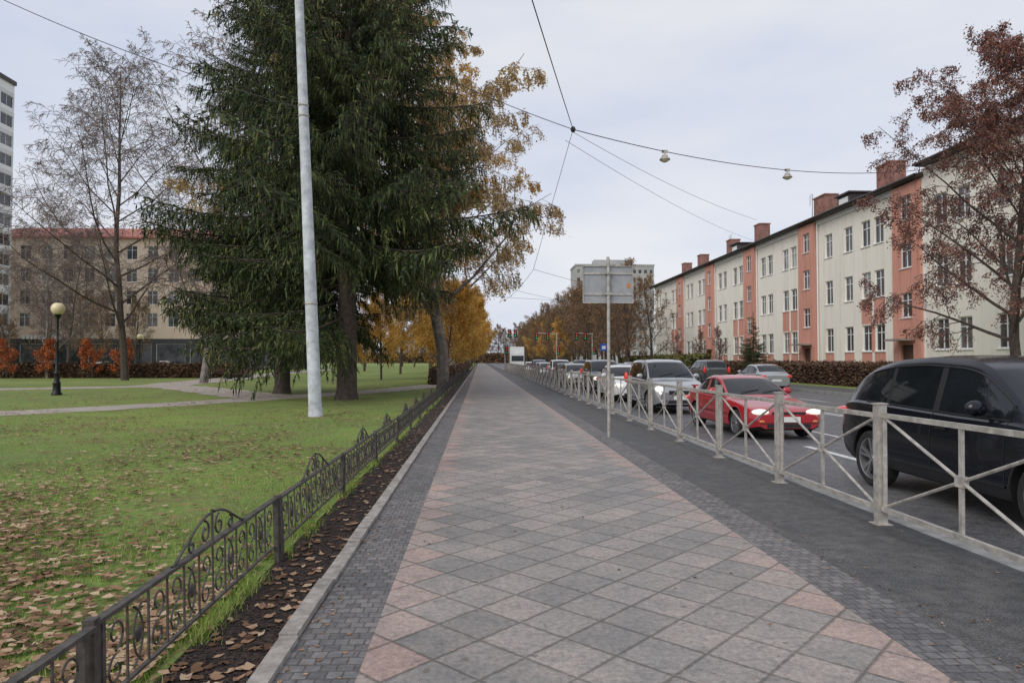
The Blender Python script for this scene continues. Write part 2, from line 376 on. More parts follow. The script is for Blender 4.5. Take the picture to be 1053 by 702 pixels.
# ------------------------------------------------------------------ iron fence (left)
def arc(cx,cz,r,a0,a1,n=10): return [(0,cx+r*math.cos(R(a0+(a1-a0)*i/n)),cz+r*math.sin(R(a0+(a1-a0)*i/n))) for i in range(n+1)]
def spiral(cx,cz,r0,r1,a0,a1,n=16): return [(0,cx+(r0+(r1-r0)*i/n)*math.cos(R(a0+(a1-a0)*i/n)),cz+(r0+(r1-r0)*i/n)*math.sin(R(a0+(a1-a0)*i/n))) for i in range(n+1)]
FP=2.62
mb=MB()
mb.box(-.025,.025,-.025,.025,-.1,.50); mb.box(-.018,.018,.055,.08,-.1,.463); mb.box(-.018,.018,-.08,-.055,-.1,.463)
mb.box(-.022,.022,.026,FP-.026,.463,.482); mb.box(-.012,.012,.09,FP-.09,.10,.114)
st=(FP-.18)/12; r=.007
for i in range(13):
    yy=.09+i*st
    if 0<i<12: mb.tube([(0,yy,.11),(0,yy,.465)],r,5)
for i in range(12):
    yy=.09+(i+.5)*st
    if i%3!=1:
        mb.tube(spiral(yy,.36,.075,.02,-90,300),.0065,4); mb.tube(spiral(yy,.20,.07,.02,90,480),.0065,4)
    else:
        mb.tube(arc(yy-.115,.28,.16,-62,62),.0065,4); mb.tube(arc(yy+.115,.28,.16,118,242),.0065,4)
        mb.ell((0,yy,.28),(.012,.03,.04),0,8,6)
for c in (FP*.5,):
    for sg in (-1,1):
        p=[(0,c+sg*(.03+.52*t),.482+.17*math.cos(math.pi*.5*t)**1.3) for t in [i/12 for i in range(13)]]
        mb.tube(p,.009,5)
        mb.tube(spiral(c+sg*.11,.555,.07,.02,90,90+sg*400),.008,4)
        mb.tube(spiral(c+sg*.30,.525,.045,.015,90,90-sg*400),.008,4)
    mb.tube([(0,c,.47),(0,c,.67)],.009,5)
fm=mb.mesh('iron_fence_panel',[m_iron],40)
root=empty('iron_fence',(-1.62,0,0))
for i in range(-1,40):
    rr=random.Random(i); inst('panel_%d'%(i+1),fm,root,(rr.uniform(-.012,.012),.38+i*FP,rr.uniform(-.012,.012)),(rr.uniform(-.005,.005),rr.uniform(-.05,.05),rr.uniform(-.006,.006)))

# ------------------------------------------------------------------ pedestrian railing (right)
RP=2.26; mb=MB()
mb.box(-.045,.045,-.045,.045,-.05,1.17); mb.box(-.055,.055,-.055,.055,1.171,1.184)
mb.box(-.08,.08,-.08,.08,0,.012)
mb.box(-.022,.022,.046,RP-.046,1.035,1.08); mb.box(-.022,.022,.046,RP-.046,.13,.175)
mb.box(-.014,.014,RP/2-.018,RP/2+.018,.176,1.034)
mb.box(-.014,.014,.06,.085,.176,1.034); mb.box(-.014,.014,RP-.085,RP-.06,.176,1.034)
for (a,b) in (((.09,.18),(RP-.09,1.03)),((.09,1.03),(RP-.09,.18))):
    mb.tube([(0,a[0],a[1]),(0,b[0],b[1])],.015,6)
mb.box(-.026,.026,RP/2-.05,RP/2+.05,.605-.045,.605+.045)
rm=mb.mesh('railing_panel',[m_galv],40)
root=empty('pedestrian_railing',(3.93,0,0))
for i in range(-2,42):
    rr=random.Random(i+90); inst('panel_%d'%(i+2),rm,root,(rr.uniform(-.01,.01),6.55+i*RP,rr.uniform(-.008,.008)),(0,rr.uniform(-.012,.012),0))

# ------------------------------------------------------------------ cars
m_tyre=M('tyre_rubber',(.02,.02,.02),.85,var=.3,scale=10); m_rim=M('rim_alloy',(.42,.42,.44),.3,.8,var=.1); m_trim=M('black_trim',(.015,.015,.016),.5)
m_cg=M('car_glass',(.012,.014,.017),.03,var=.3,scale=1.5,spec=.5)
m_hl=M('headlight_on',(.9,.9,.88),.15,emis=.8,var=.02); m_hlo=M('headlight_lens',(.45,.47,.5),.1,.3,var=.3,scale=30,coat=1)
m_tl=M('tail_light',(.35,.01,.01),.2,coat=1,var=.1,emis=-.35); m_plate=M('number_plate',(.75,.75,.72),.5,var=.05); m_amber=M('indicator_lens',(.6,.18,.03),.25,coat=1); m_chrome=M('chrome',(.6,.6,.6),.15,1,var=.02)
def paintm(n,c,metal=.3): return M('car_paint_'+n,c,.32,metal,var=.06,scale=2,coat=1)
P_black=M('car_paint_black',(.004,.005,.010),.25,0,var=.1,scale=2,coat=.35,spec=.35)
P_red=paintm('red',(.42,.012,.022),.1); P_silver=paintm('silver',(.40,.41,.42),.6); P_white=paintm('white',(.75,.75,.74),0); P_grey=paintm('grey',(.10,.105,.115),.5); P_blue=paintm('blue',(.03,.06,.14),.4); P_beige=paintm('beige',(.42,.40,.36),.4)
CACHE={}
def wheel_mesh(r,wd,sp):
    mb=MB(); n=28; h=wd/2; rr=r*.72
    mb.lathe([(rr,-h*.9),(r*.9,-h),(r*.985,-h*.75),(r,-h*.3),(r,h*.3),(r*.985,h*.75),(r*.9,h),(rr,h*.9)],n=n,axis='x',mi=0)
    mb.lathe([(rr,-h*.9),(rr*.96,-h*.86),(rr*.93,-h*.4),(rr*.90,h*.3)],n=n,axis='x',mi=1)
    mb.lathe([(.001,-h*.25),(rr*.93,-h*.25)],n=n,axis='x',mi=2)
    mb.lathe([(.001,-h*.80),(rr*.16,-h*.80),(rr*.2,-h*.6),(rr*.2,-h*.2)],n=12,axis='x',mi=1)
    for k in range(sp):
        for off in (-.10,.10):
            a=2*math.pi*k/sp+off; b=2*math.pi*k/sp+off*1.7; ca,sa=math.cos(b),math.sin(b)
            c0=Vector((-h*.72,rr*.15*math.cos(a),rr*.15*math.sin(a))); c1=Vector((-h*.84,rr*.95*ca,rr*.95*sa))
            t=Vector((0,-sa,ca))*rr*.055
            mb.add([c0-t,c0+t,c1+t*1.2,c1-t*1.2,c0-t+Vector((h*.4,0,0)),c0+t+Vector((h*.4,0,0)),c1+t+Vector((h*.4,0,0)),c1-t+Vector((h*.4,0,0))],
                   [(0,1,2,3),(0,4,5,1),(1,5,6,2),(2,6,7,3),(3,7,4,0)],1)
    return mb.mesh('wheel',[m_tyre,m_rim,m_trim],35)
def car_meshes(S):
    if S['id'] in CACHE: return CACHE[S['id']]
    L=S['L']; W=S['W']/2
    def it(tab,y,sm=(-.09,-.045,0,.045,.09)):
        xs=[a for a,b in tab]; ys=[b for a,b in tab]
        return float(np.mean([np.interp(min(max(y+o,0),L),xs,ys) for o in sm]))
    gmax=max(b for a,b in S['zr'])-S['belt']
    def ring(y):
        wv=it(S['w'],y,(-.02,0,.02))*W; zs=it(S['zs'],y); zr=max(it(S['zr'],y),zs+.0); zb=it(S['zb'],y)
        g=zr-zs; t=min(1,g/gmax); th=S.get('th',.165)
        return [(0,zb),(.82*wv,zb),(.955*wv,zb+.05),(.99*wv,zb+.16),(1.0*wv,zb+(zs-zb)*.55),(.985*wv,zb+(zs-zb)*.80),(.955*wv,zs-.035),
                (.915*wv,zs-.004),((.895-th*t*.84)*wv,zs+g*.84),((.878-th*t)*wv,zs+g*.93+.003),((.835-th*t)*wv,zs+g*.985+.007),((.45-th*t*.4)*wv,zs+g+.022),(0,zs+g+.028)]
    ys=sorted(set([round(v,3) for v in list(np.linspace(0,L,int(L/.085)))+[.015,.04,L-.015,L-.04]+S['cuts']]))
    ys=[y for i,y in enumerate(ys) if i==0 or y-ys[i-1]>.004]
    mb=MB(); rings=[]
    for y in ys:
        r=ring(y); full=[(x,z) for x,z in r]+[(-x,z) for x,z in r[-2:0:-1]]
        rings.append(full)
    n=len(rings[0]); vs=[]
    for y,r in zip(ys,rings): vs+= [(x,y,z) for x,z in r]
    fs=[];ms=[]
    def inn(y,iv): return iv[0]<=y<=iv[1]
    for i in range(len(ys)-1):
        ym=(ys[i]+ys[i+1])/2
        for j in range(n):
            j2=(j+1)%n; jj=j if j<12 else n-1-j
            mi=0
            if jj<=1: mi=2
            if jj==2 and S.get('clad'): mi=2
            if jj==7 and inn(ym,S['sg']):
                mi=1
                for pl in S['pil']:
                    if inn(ym,pl): mi=S.get('pilm',2)
            if jj>=10 and (inn(ym,S['ws']) or inn(ym,S['rw'])): mi=1
            fs.append((i*n+j,i*n+j2,(i+1)*n+j2,(i+1)*n+j)); ms.append(mi)
    fs.append(tuple(range(n))); ms.append(0); fs.append(tuple((len(ys)-1)*n+j for j in range(n))); ms.append(0)
    mb.v=vs;mb.f=fs;mb.m=ms
    body=mb.mesh('car_body_'+S['id'],[P_black,m_cg,m_trim],32)
    import bmesh
    bm=bmesh.new(); bm.from_mesh(body); bmesh.ops.recalc_face_normals(bm,faces=bm.faces); bm.to_mesh(body); bm.free()
    ob=inst('tmpbody',body)
    cut=[]
    for wy in S['wy']:
        for sg in (-1,1):
            c=MB(); prof=[(.001,-.16),(S['wr']+.055,-.16),(S['wr']+.055,.16),(.001,.16)]
            c.lathe(prof,(sg*(W-.10),wy,S['wr']+.015),32,'x',2)
            cm=c.mesh('cut',[P_black,m_cg,m_trim]); bm=bmesh.new(); bm.from_mesh(cm); bmesh.ops.remove_doubles(bm,verts=bm.verts,dist=.002); bmesh.ops.recalc_face_normals(bm,faces=bm.faces); bm.to_mesh(cm); bm.free()
            co=inst('cut',cm); cut.append(co)
            md=ob.modifiers.new('b','BOOLEAN'); md.operation='DIFFERENCE'; md.object=co; md.solver='EXACT'
    dg=bpy.context.evaluated_depsgraph_get(); nm=bpy.data.meshes.new_from_object(ob.evaluated_get(dg)); nm.name='car_body_'+S['id']
    bpy.data.objects.remove(ob)
    for c in cut: bpy.data.objects.remove(c)
    d=MB()
    for gy in S['gaps']:
        r=ring(gy)
        for sg in (-1,1):
            pts=[(sg*(x+.003),z) for x,z in r[3:8]]
            for a,b in zip(pts[:-1],pts[1:]):
                d.quad((a[0],gy-.006,a[1]),(a[0],gy+.006,a[1]),(b[0],gy+.006,b[1]),(b[0],gy-.006,b[1]),2)
    for sg in (-1,1):
        yy=np.linspace(S['sg'][0],S['sg'][1],22)
        d.tube([(sg*(ring(y)[7][0]+.003),y,ring(y)[7][1]+.004) for y in yy],.010,5,8 if S.get('chr') else 2)
        d.tube([(sg*(ring(y)[8][0]+.002),y,ring(y)[8][1]) for y in yy],.010,5,2)
        y0=S['wy'][0]+S['wr']+.1; y1=S['wy'][1]-S['wr']-.1
        d.tube([(sg*(ring(y)[3][0]+.002),y,ring(y)[3][1]+S.get('strip',.02)) for y in np.linspace(y0,y1,10)],.014,5,2)
        for hy in S['handles']:
            x,z=ring(hy)[5]; d.box(min(sg*(x-.01),sg*(x+.025)),max(sg*(x-.01),sg*(x+.025)),hy-.09,hy+.09,z-.015,z+.012,0)
        my=S['sg'][0]+.32; x,z=ring(my)[7]
        d.ell((sg*(x+.13),my,z+.11),(.12,.065,.085),0); d.box(min(sg*(x-.03),sg*(x+.1)),max(sg*(x-.03),sg*(x+.1)),my-.02,my+.02,z+.03,z+.06,2)
        for wy in S['wy']:
            rr=S['wr']+.06; zc=S['wr']+.015
            pts=[]
            for k in range(15):
                a=R(-8+196*k/14); py=wy+rr*math.cos(a); pz=zc+rr*math.sin(a)
                rg=ring(py); x=np.interp(pz,[q[1] for q in rg[1:7]],[q[0] for q in rg[1:7]])
                pts.append((sg*(x-.004),py,pz))
            d.tube(pts,.018 if S.get('clad') else .009,5,2 if S.get('clad') else 0)
        hx,hy,hz,a,b,c=S['hl']; d.ell((sg*hx*W,hy,hz),(a,b,c),3 if S.get('on') else 4)
        hx,hy,hz,a,b,c=S['tl']; d.ell((sg*hx*W,hy,hz),(a,b,c),5)
        if 'fog' in S: fx,fz=S['fog']; d.ell((sg*fx*W,.02,fz),(.07,.04,.04),7 if S.get('amber') else 4)
    for (x0,x1,y0,y1,z0,z1,mi) in S['boxes']: d.box(x0*W,x1*W,y0,y1,z0,z1,mi)
    y0=S['ws'][0]+.10
    for sx in (-.45,.15):
        d.tube([(sx*W,y0-.03,ring(y0)[11][1]+.01),((sx+.55)*W,y0+.10,ring(y0+.10)[11][1]+.012)],.008,4,2)
    for sg in (-1,1):
        yy=np.linspace(.12,S['ws'][0]-.05,8); d.tube([(sg*.80*ring(y)[6][0],y,ring(y)[10][1]*.4+ring(y)[9][1]*.6+.001) for y in yy],.005,4,2)
    dm=d.mesh('car_trim_'+S['id'],[P_black,m_cg,m_trim,m_hl,m_hlo,m_tl,m_plate,m_amber,m_chrome],40)
    wm=wheel_mesh(S['wr'],.22,S.get('sp',5))
    CACHE[S['id']]=(nm,dm,wm,S); return CACHE[S['id']]
def car(name,S,x,y,paint,rz=0,z=RZ+.002):
    nm,dm,wm,S=car_meshes(S); e=empty(name,(x,y,z),(0,0,rz))
    for nn,me in (('body',nm),('trim',dm)):
        o=inst(nn,me,e,(0,-S['L']/2,0)); o.material_slots[0].link='OBJECT'; o.material_slots[0].material=paint
    k=0; W=S['W']/2
    for wy in S['wy']:
        for sg in (-1,1):
            k+=1; inst('wheel_%d'%k,wm,e,(sg*(W-.125),wy-S['L']/2,S['wr']),(random.Random(k+x).uniform(0,6),0,0) if sg<0 else (0,0,math.pi))
    return e
wdef=lambda L:[(0,.74),(.03,.80),(.1,.87),(.25,.93),(.6,.975),(1.2,1),(L-1.1,1),(L-.5,.965),(L-.2,.91),(L-.05,.84),(L,.76)]
SUV=dict(id='suv',L=4.8,W=1.95,belt=1.10,zs=[(0,.62),(.06,.74),(.2,.86),(.6,.99),(1.3,1.08),(2.2,1.09),(3.6,1.13),(4.3,1.14),(4.62,1.10),(4.74,1.0),(4.8,.9)],
 zr=[(0,.5),(1.15,1.06),(1.55,1.38),(1.9,1.62),(2.2,1.70),(2.9,1.735),(3.5,1.70),(3.95,1.61),(4.2,1.51),(4.58,1.17),(4.8,.8)],
 zb=[(0,.34),(.3,.24),(4.3,.26),(4.8,.42)],w=wdef(4.8),cuts=[1.25,1.85,2.5,2.6,3.45,3.52,4.0,4.48],sg=(1.4,3.98),pil=[(2.5,2.6),(3.45,3.52)],ws=(1.2,1.88),rw=(4.08,4.54),
 wy=(.93,3.80),wr=.375,gaps=[1.42,2.55,3.5],handles=[2.35,3.40],hl=(.74,.16,.78,.16,.16,.085),tl=(.80,4.60,.98,.22,.13,.05),fog=(.7,.42),clad=1,chr=0,
 boxes=[(-.5,.5,-.012,.05,.42,.62,2),(-.26,.26,-.02,.0,.44,.55,6),(-.7,.7,4.75,4.82,.34,.46,2),(-.26,.26,4.79,4.815,.62,.73,6)],sp=5)
COUPE=dict(id='coupe',L=4.35,W=1.70,belt=.87,zs=[(0,.50),(.05,.58),(.25,.66),(.8,.76),(1.4,.83),(1.6,.85),(3.2,.89),(3.9,.90),(4.25,.87),(4.35,.76)],
 zr=[(0,.4),(1.42,.835),(1.8,1.05),(2.2,1.25),(2.55,1.31),(2.9,1.30),(3.2,1.22),(3.75,.95),(3.9,.89),(4.35,.7)],
 zb=[(0,.26),(.3,.18),(3.9,.2),(4.35,.34)],w=wdef(4.35),cuts=[1.5,2.6,2.66,3.3],sg=(1.62,3.35),pil=[(2.66,2.78)],ws=(1.46,2.2),rw=(3.05,3.75),pilm=0,
 wy=(.85,3.42),wr=.30,gaps=[1.5,2.74],handles=[2.6],hl=(.70,.06,.60,.19,.10,.062),tl=(.7,4.28,.70,.25,.09,.07),fog=(.68,.40),amber=1,on=1,strip=.14,
 boxes=[(-.42,.42,-.015,.04,.555,.60,2),(-.55,.55,-.014,.04,.27,.35,2),(-.28,.28,-.03,.0,.39,.50,6),(-.75,.75,-.018,.0,.365,.375,2),(-.72,.72,4.18,4.34,1.0,1.03,0),(-.68,-.62,4.22,4.3,.86,1.0,0),(.62,.68,4.22,4.3,.86,1.0,0)],sp=7)
MPV=dict(id='mpv',L=4.5,W=1.80,belt=1.08,zs=[(0,.62),(.05,.74),(.2,.86),(.6,.97),(1.1,1.05),(2.2,1.07),(3.6,1.10),(4.3,1.10),(4.5,1.0)],
 zr=[(0,.5),(1.08,1.04),(1.5,1.35),(1.95,1.62),(2.3,1.69),(3.2,1.70),(3.9,1.67),(4.15,1.60),(4.45,1.12),(4.5,1.0)],
 zb=[(0,.32),(.3,.22),(4.1,.24),(4.5,.38)],w=wdef(4.5),cuts=[2.4,2.48,3.35,3.42],sg=(1.25,4.1),pil=[(2.4,2.48),(3.35,3.42)],ws=(1.12,1.9),rw=(4.13,4.42),
 wy=(.88,3.6),wr=.34,gaps=[1.25,2.44,3.4],handles=[2.3,3.3],hl=(.76,.13,.78,.15,.14,.10),tl=(.9,4.4,1.05,.08,.1,.2),fog=(.7,.42),on=1,
 boxes=[(-.45,.45,-.014,.04,.62,.74,2),(-.55,.55,-.014,.04,.34,.44,2),(-.28,.28,-.025,.0,.46,.57,6),(-.28,.28,4.49,4.515,.6,.71,6)],sp=6)
SEDAN=dict(id='sedan',L=4.45,W=1.76,belt=.95,zs=[(0,.56),(.05,.66),(.25,.76),(.8,.87),(1.35,.94),(2.5,.97),(3.6,1.0),(4.2,1.0),(4.4,.93),(4.45,.8)],
 zr=[(0,.4),(1.33,.94),(1.75,1.2),(2.15,1.40),(2.5,1.46),(3.0,1.45),(3.4,1.36),(3.9,1.06),(4.1,.98),(4.45,.7)],
 zb=[(0,.28),(.3,.2),(4.0,.22),(4.45,.36)],w=wdef(4.45),cuts=[2.5,2.58,3.3],sg=(1.5,3.7),pil=[(2.5,2.58),(3.3,3.36)],ws=(1.38,2.1),rw=(3.3,3.95),
 wy=(.87,3.52),wr=.32,gaps=[1.45,2.54,3.4],handles=[2.4,3.3],hl=(.74,.10,.68,.17,.13,.075),tl=(.76,4.37,.84,.19,.1,.08),fog=(.7,.38),on=1,
 boxes=[(-.42,.42,-.014,.04,.52,.64,2),(-.5,.5,-.014,.04,.28,.36,2),(-.28,.28,-.025,.0,.38,.49,6),(-.28,.28,4.44,4.465,.58,.69,6)],sp=5)
car('black_suv',SUV,6.22,7.62,P_black,R(0))
car('red_coupe_car',COUPE,6.45,16.3,P_red,R(1.5))
car('silver_suv',MPV,6.3,23.3,P_silver)
q=[(SEDAN,P_white),(MPV,P_grey),(SEDAN,P_beige),(SEDAN,P_black),(MPV,P_white),(SEDAN,P_silver),(SEDAN,P_grey),(MPV,P_blue),(SEDAN,P_white)]
yy=29.5
for i,(s,p) in enumerate(q):
    car('queued_car',s,6.25+.25*math.sin(i*2.1),yy,p); yy+=6.3+.5*math.sin(i*1.7)
for i,(s,p) in enumerate([(SEDAN,P_grey),(SEDAN,P_white),(MPV,P_black),(SEDAN,P_silver)]):
    car('queued_car',s,9.4,44+i*9,p)
car('silver_sedan_car',SEDAN,15.4,37.0,P_silver,R(180))
car('dark_hatchback_car',MPV,15.6,46.5,P_grey,R(180))
car('moving_car',SEDAN,15.5,70,P_white,R(180))
for x,p in ((-56,P_silver),(-49,P_black),(-41,P_white)): car('parked_car',SEDAN,x,92,p,R(90),.01)

# ------------------------------------------------------------------ buildings
def facade(mb,O,U,Nn,W,z0,z1,ops,eu,ez,matf,dep=.16,gi=3,fi=4,sill=True):
    O=Vector(O);U=Vector(U);Nn=Vector(Nn)
    P=lambda u,z,d:O+U*u-Nn*d+Vector((0,0,z))
    us=sorted(set([0,W]+[round(o[0],3) for o in ops]+[round(o[1],3) for o in ops]+[e for e in eu if 0<e<W]))
    zs=sorted(set([z0,z1]+[round(o[2],3) for o in ops]+[round(o[3],3) for o in ops]+[e for e in ez if z0<e<z1]))
    for i in range(len(us)-1):
        um=(us[i]+us[i+1])/2
        oc=[o for o in ops if o[0]<um<o[1]]
        for j in range(len(zs)-1):
            zm=(zs[j]+zs[j+1])/2
            if any(o[2]<zm<o[3] for o in oc): continue
            mb.quad(P(us[i],zs[j],0),P(us[i+1],zs[j],0),P(us[i+1],zs[j+1],0),P(us[i],zs[j+1],0),matf(um,zm))
    for o in ops:
        a,b,c,d=o[:4]; k=o[4] if len(o)>4 else 'w'
        rm=matf((a+b)/2,d+.05)
        mb.quad(P(a,c,0),P(a,c,dep),P(a,d,dep),P(a,d,0),rm); mb.quad(P(b,c,0),P(b,c,dep),P(b,d,dep),P(b,d,0),rm)
        mb.quad(P(a,c,0),P(b,c,0),P(b,c,dep),P(a,c,dep),rm); mb.quad(P(a,d,0),P(b,d,0),P(b,d,dep),P(a,d,dep),rm)
        if k=='d': mb.quad(P(a,c,dep),P(b,c,dep),P(b,d,dep),P(a,d,dep),5); continue
        f=.07
        mb.quad(P(a,c,dep-.01),P(b,c,dep-.01),P(b,d,dep-.01),P(a,d,dep-.01),gi)
        mb.pbox(P,a,a+f,c,d,dep-.06,dep-.015,fi); mb.pbox(P,b-f,b,c,d,dep-.06,dep-.015,fi)
        mb.pbox(P,a+f,b-f,c,c+f,dep-.06,dep-.015,fi); mb.pbox(P,a+f,b-f,d-f,d,dep-.06,dep-.015,fi)
        if k!='p': mb.pbox(P,(a+b)/2-.03,(a+b)/2+.03,c+f,d-f,dep-.055,dep-.018,fi)
        if k=='w': mb.pbox(P,a+f,b-f,c+(d-c)*.68,c+(d-c)*.68+.05,dep-.053,dep-.02,fi)
        if sill: mb.pbox(P,a-.06,b+.06,c-.05,c-.001,-.06,.02,fi)
    return P
def apartment(name):
    root=empty(name); mats=[m_cream,m_salm,m_plinth,m_glass,m_white,m_brown]
    X0=26; H=12.3; mb=MB(); U=(0,1,0); Nn=(-1,0,0)
    stairs=[38.6,51.2,62.7,74.0,85.4]
    def rows(cs,wd=1.1,hh=1.75):
        out=[]
        for c in cs:
            for zc in (3.05,6.6,10.1): out.append((c-wd/2,c+wd/2,zc-hh/2,zc+hh/2))
        return out
    for si,s in enumerate(stairs):
        bw=2.7; xo=X0-.3
        ops=[(bw/2-.55,bw/2+.55,z-.75,z+.75) for z in (4.9,7.9,10.8)]+[(bw/2-.6,bw/2+.6,.25,2.5,'d')]
        facade(mb,(xo,s,0),U,Nn,bw,0,H-.1,ops,[],[.9],lambda u,z:2 if z<.9 else 1)
        for yy in (s,s+bw): mb.quad((xo,yy,0),(X0,yy,0),(X0,yy,H-.1),(xo,yy,H-.1),1)
        mb.box(xo-.9,xo,s+.5,s+bw-.5,2.75,2.87,2)
        for dy in (-.12,bw+.12): mb.tube([(X0-.12,s+dy,0),(X0-.12,s+dy,H)],.06,6,4)
        a=s+bw; b=stairs[si+1] if si+1<len(stairs) else 100.; W=b-a
        if si==0: cs=[1.9,3.4,5.6,8.3]
        else:
            cs=[1.2,2.7,W/2+.3,W-2.6,W-1.2] if W>9 else [1.4,2.9,W-2.8,W-1.3]
        cs=[c for c in cs if c<W-.7]
        ops=rows(cs)
        def mf(u,z,cs=cs):
            if z<.9: return 2
            if 4.0<z<5.65 and any(abs(u-c)<.62 for c in cs[:2]): return 1
            if z<2.1 and any(abs(u-c)<.62 for c in cs): return 1
            if 2.1<z<4.0 and len(cs)>2 and abs(u-(cs[0]+cs[1])/2)<.3: return 1
            return 0
        eu=[]
        for c in cs: eu+=[round(c-.62,3),round(c+.62,3)]
        eu+=[round((cs[0]+cs[1])/2-.3,3),round((cs[0]+cs[1])/2+.3,3)]
        facade(mb,(X0,a,0),U,Nn,W,0,H,ops,eu,[.9,2.1,4.0,5.65],mf)
    xn=X0-.15; a=14.; W=38.6-a; cs=[W-1.6,W-3.4,W-6.2,W-8.2,W-11,W-13,W-16,W-18.5,W-21]
    facade(mb,(xn,a,0),U,Nn,W,0,H+.5,rows(cs),[W-10.2,W-9.1],[.9],lambda u,z:2 if z<.9 else (1 if (W-10.2<u<W-9.1) else 0))
    mb.quad((xn,38.6,0),(X0,38.6,0),(X0,38.6,H+.5),(xn,38.6,H+.5),0)
    mb.quad((X0,100,0),(38,100,0),(38,100,H),(X0,100,H),0); mb.quad((xn,14,0),(38,14,0),(38,14,H),(xn,14,H),0); mb.quad((38,14,0),(38,100,0),(38,100,H),(38,14,H),0)
    mb.pbox(lambda u,z,d:Vector((X0+d,u,z)),38.6,100,H-.35,H,-.12,-.005,4)
    inst('walls_and_windows',mb.mesh('walls',mats),root)
    r=MB()
    def roof(ya,yb,x0,h,rid):
        r.quad((x0-.6,ya,h),(x0-.6,yb,h),(32,yb-2,rid),(32,ya+2,rid),0); r.quad((38.6,ya,h),(38.6,yb,h),(32,yb-2,rid),(32,ya+2,rid),0)
        r.add([(x0-.6,ya,h),(38.6,ya,h),(32,ya+2,rid)],[(0,1,2)],0); r.add([(x0-.6,yb,h),(38.6,yb,h),(32,yb-2,rid)],[(0,1,2)],0)
        r.box(x0-.6,x0,ya,yb,h-.16,h-.004,0); r.tube([(x0-.68,ya,h-.05),(x0-.68,yb,h-.05)],.08,6,0)
    roof(38.4,100.5,X0,H+.17,14.9); roof(13.5,38.3,X0-.15,H+.67,15.6)
    for y0 in (48.3,70.,): r.box(27.0,29.6,y0,y0+1.8,H+.2,H+1.5,0); r.box(26.8,29.7,y0-.15,y0+1.95,H+1.502,H+1.62,0); r.box(26.94,26.998,y0+.3,y0+1.5,H+.5,H+1.3,1)
    inst('roof',r.mesh('roof',[m_roof,m_white]),root)
    c=MB()
    for yy,top,wd in ((46.5,15.3,1.7),(55.6,15.2,1.9),(68.5,15.4,1.3),(76.5,15.2,1.3),(87,15.1,1.3),(94,15,1.2)):
        c.box(28.4,29.5,yy-wd/2,yy+wd/2,12.5,top,0); c.box(28.34,29.56,yy-wd/2-.06,yy+wd/2+.06,top+.002,top+.12,0)
    inst('chimneys',c.mesh('chimneys',[m_brick]),root)
    mb=MB()
    for yy in (42,60,80):
        mb.tube([(30,yy,13),(30,yy,16.6)],.03,4)
        for k in range(5): mb.tube([(29.6,yy-.5,15.6+k*.2),(30.0,yy+.5,15.6+k*.2)],.015,4)
    inst('antennas',mb.mesh('antennas',[m_wire]),root)
apartment('apartment_building')

def block(name,x0,x1,y0,depth,H,rows,cols,zfirst,zstep,ww,wh,mats,roofz=None,side=None,shop=0,bands=False,kind='w'):
    root=empty(name); mb=MB(); W=x1-x0; st=W/cols
    ops=[((i+.5)*st-ww/2,(i+.5)*st+ww/2,zfirst+j*zstep-wh/2,zfirst+j*zstep+wh/2,kind) for i in range(cols) for j in range(rows)]
    if shop:
        n=int(W/5); ops+=[(i*W/n+.35,(i+1)*W/n-.35,.5,shop,'p') for i in range(n)]
    mf=lambda u,z:(5 if (shop and z<shop+.8) else (1 if bands and ((z-zfirst+zstep*.5)%zstep)<zstep*.33 else 0))
    ez=[shop+.8] if shop else []
    if bands:
        for j in range(rows+1): ez+=[round(zfirst-zstep*.5+j*zstep,3),round(zfirst-zstep*.5+j*zstep+zstep*.33,3)]
    facade(mb,(x0,y0,0),(1,0,0),(0,-1,0),W,0,H,ops,[],ez,mf,sill=False)
    if side:
        xs,nx=side; n=int(depth/4) if not bands else int(depth/3); st=depth/n
        ops=[((i+.5)*st-ww/2,(i+.5)*st+ww/2,zfirst+j*zstep-wh/2,zfirst+j*zstep+wh/2,kind) for i in range(n) for j in range(rows)]
        facade(mb,(xs,y0,0),(0,1,0),(nx,0,0),depth,0,H,ops,[],ez,mf,sill=False)
        xo=x0 if xs==x1 else x1
        mb.quad((xo,y0,0),(xo,y0+depth,0),(xo,y0+depth,H),(xo,y0,H),0)
    else:
        for xo in (x0,x1): mb.quad((xo,y0,0),(xo,y0+depth,0),(xo,y0+depth,H),(xo,y0,H),0)
    mb.quad((x0,y0+depth,0),(x1,y0+depth,0),(x1,y0+depth,H),(x0,y0+depth,H),0)
    inst('walls',mb.mesh('walls',mats),root)
    r=MB()
    if roofz:
        a,b,c,d=x0-.6,x1+.6,y0-.6,y0+depth+.6; ym=(c+d)/2; k=(d-c)/2
        r.quad((a,c,H),(b,c,H),(b-k,ym,roofz),(a+k,ym,roofz)); r.quad((a,d,H),(b,d,H),(b-k,ym,roofz),(a+k,ym,roofz))
        r.add([(a,c,H),(a,d,H),(a+k,ym,roofz)],[(0,1,2)]); r.add([(b,c,H),(b,d,H),(b-k,ym,roofz)],[(0,1,2)]); r.box(a,b,c,d,H-.25,H-.01)
    else:
        r.box(x0-.2,x1+.2,y0-.2,y0+depth+.2,H+.002,H+.6); r.box((x0+x1)/2-7,(x0+x1)/2+7,y0+3,y0+8,H+.6,H+2.6)
    inst('roof',r.mesh('roof',[mats[6]]),root); return root
m_shop=M('shopfront_dark',(.05,.05,.055),.6)
block('beige_building',-84,-31,112,14,21.3,4,16,8.0,3.6,1.7,2.2,[m_beige,m_white,m_plinth,m_glass,m_white,m_shop,m_redroof],roofz=24,shop=4.2,side=(-31,1))
block('office_tower',-90,-68.6,82,21,42,13,6,4.5,2.9,2.6,1.7,[m_grey,m_white,m_plinth,m_glass,m_white,m_shop,m_roof],side=(-68.6,1),bands=True,kind='s')
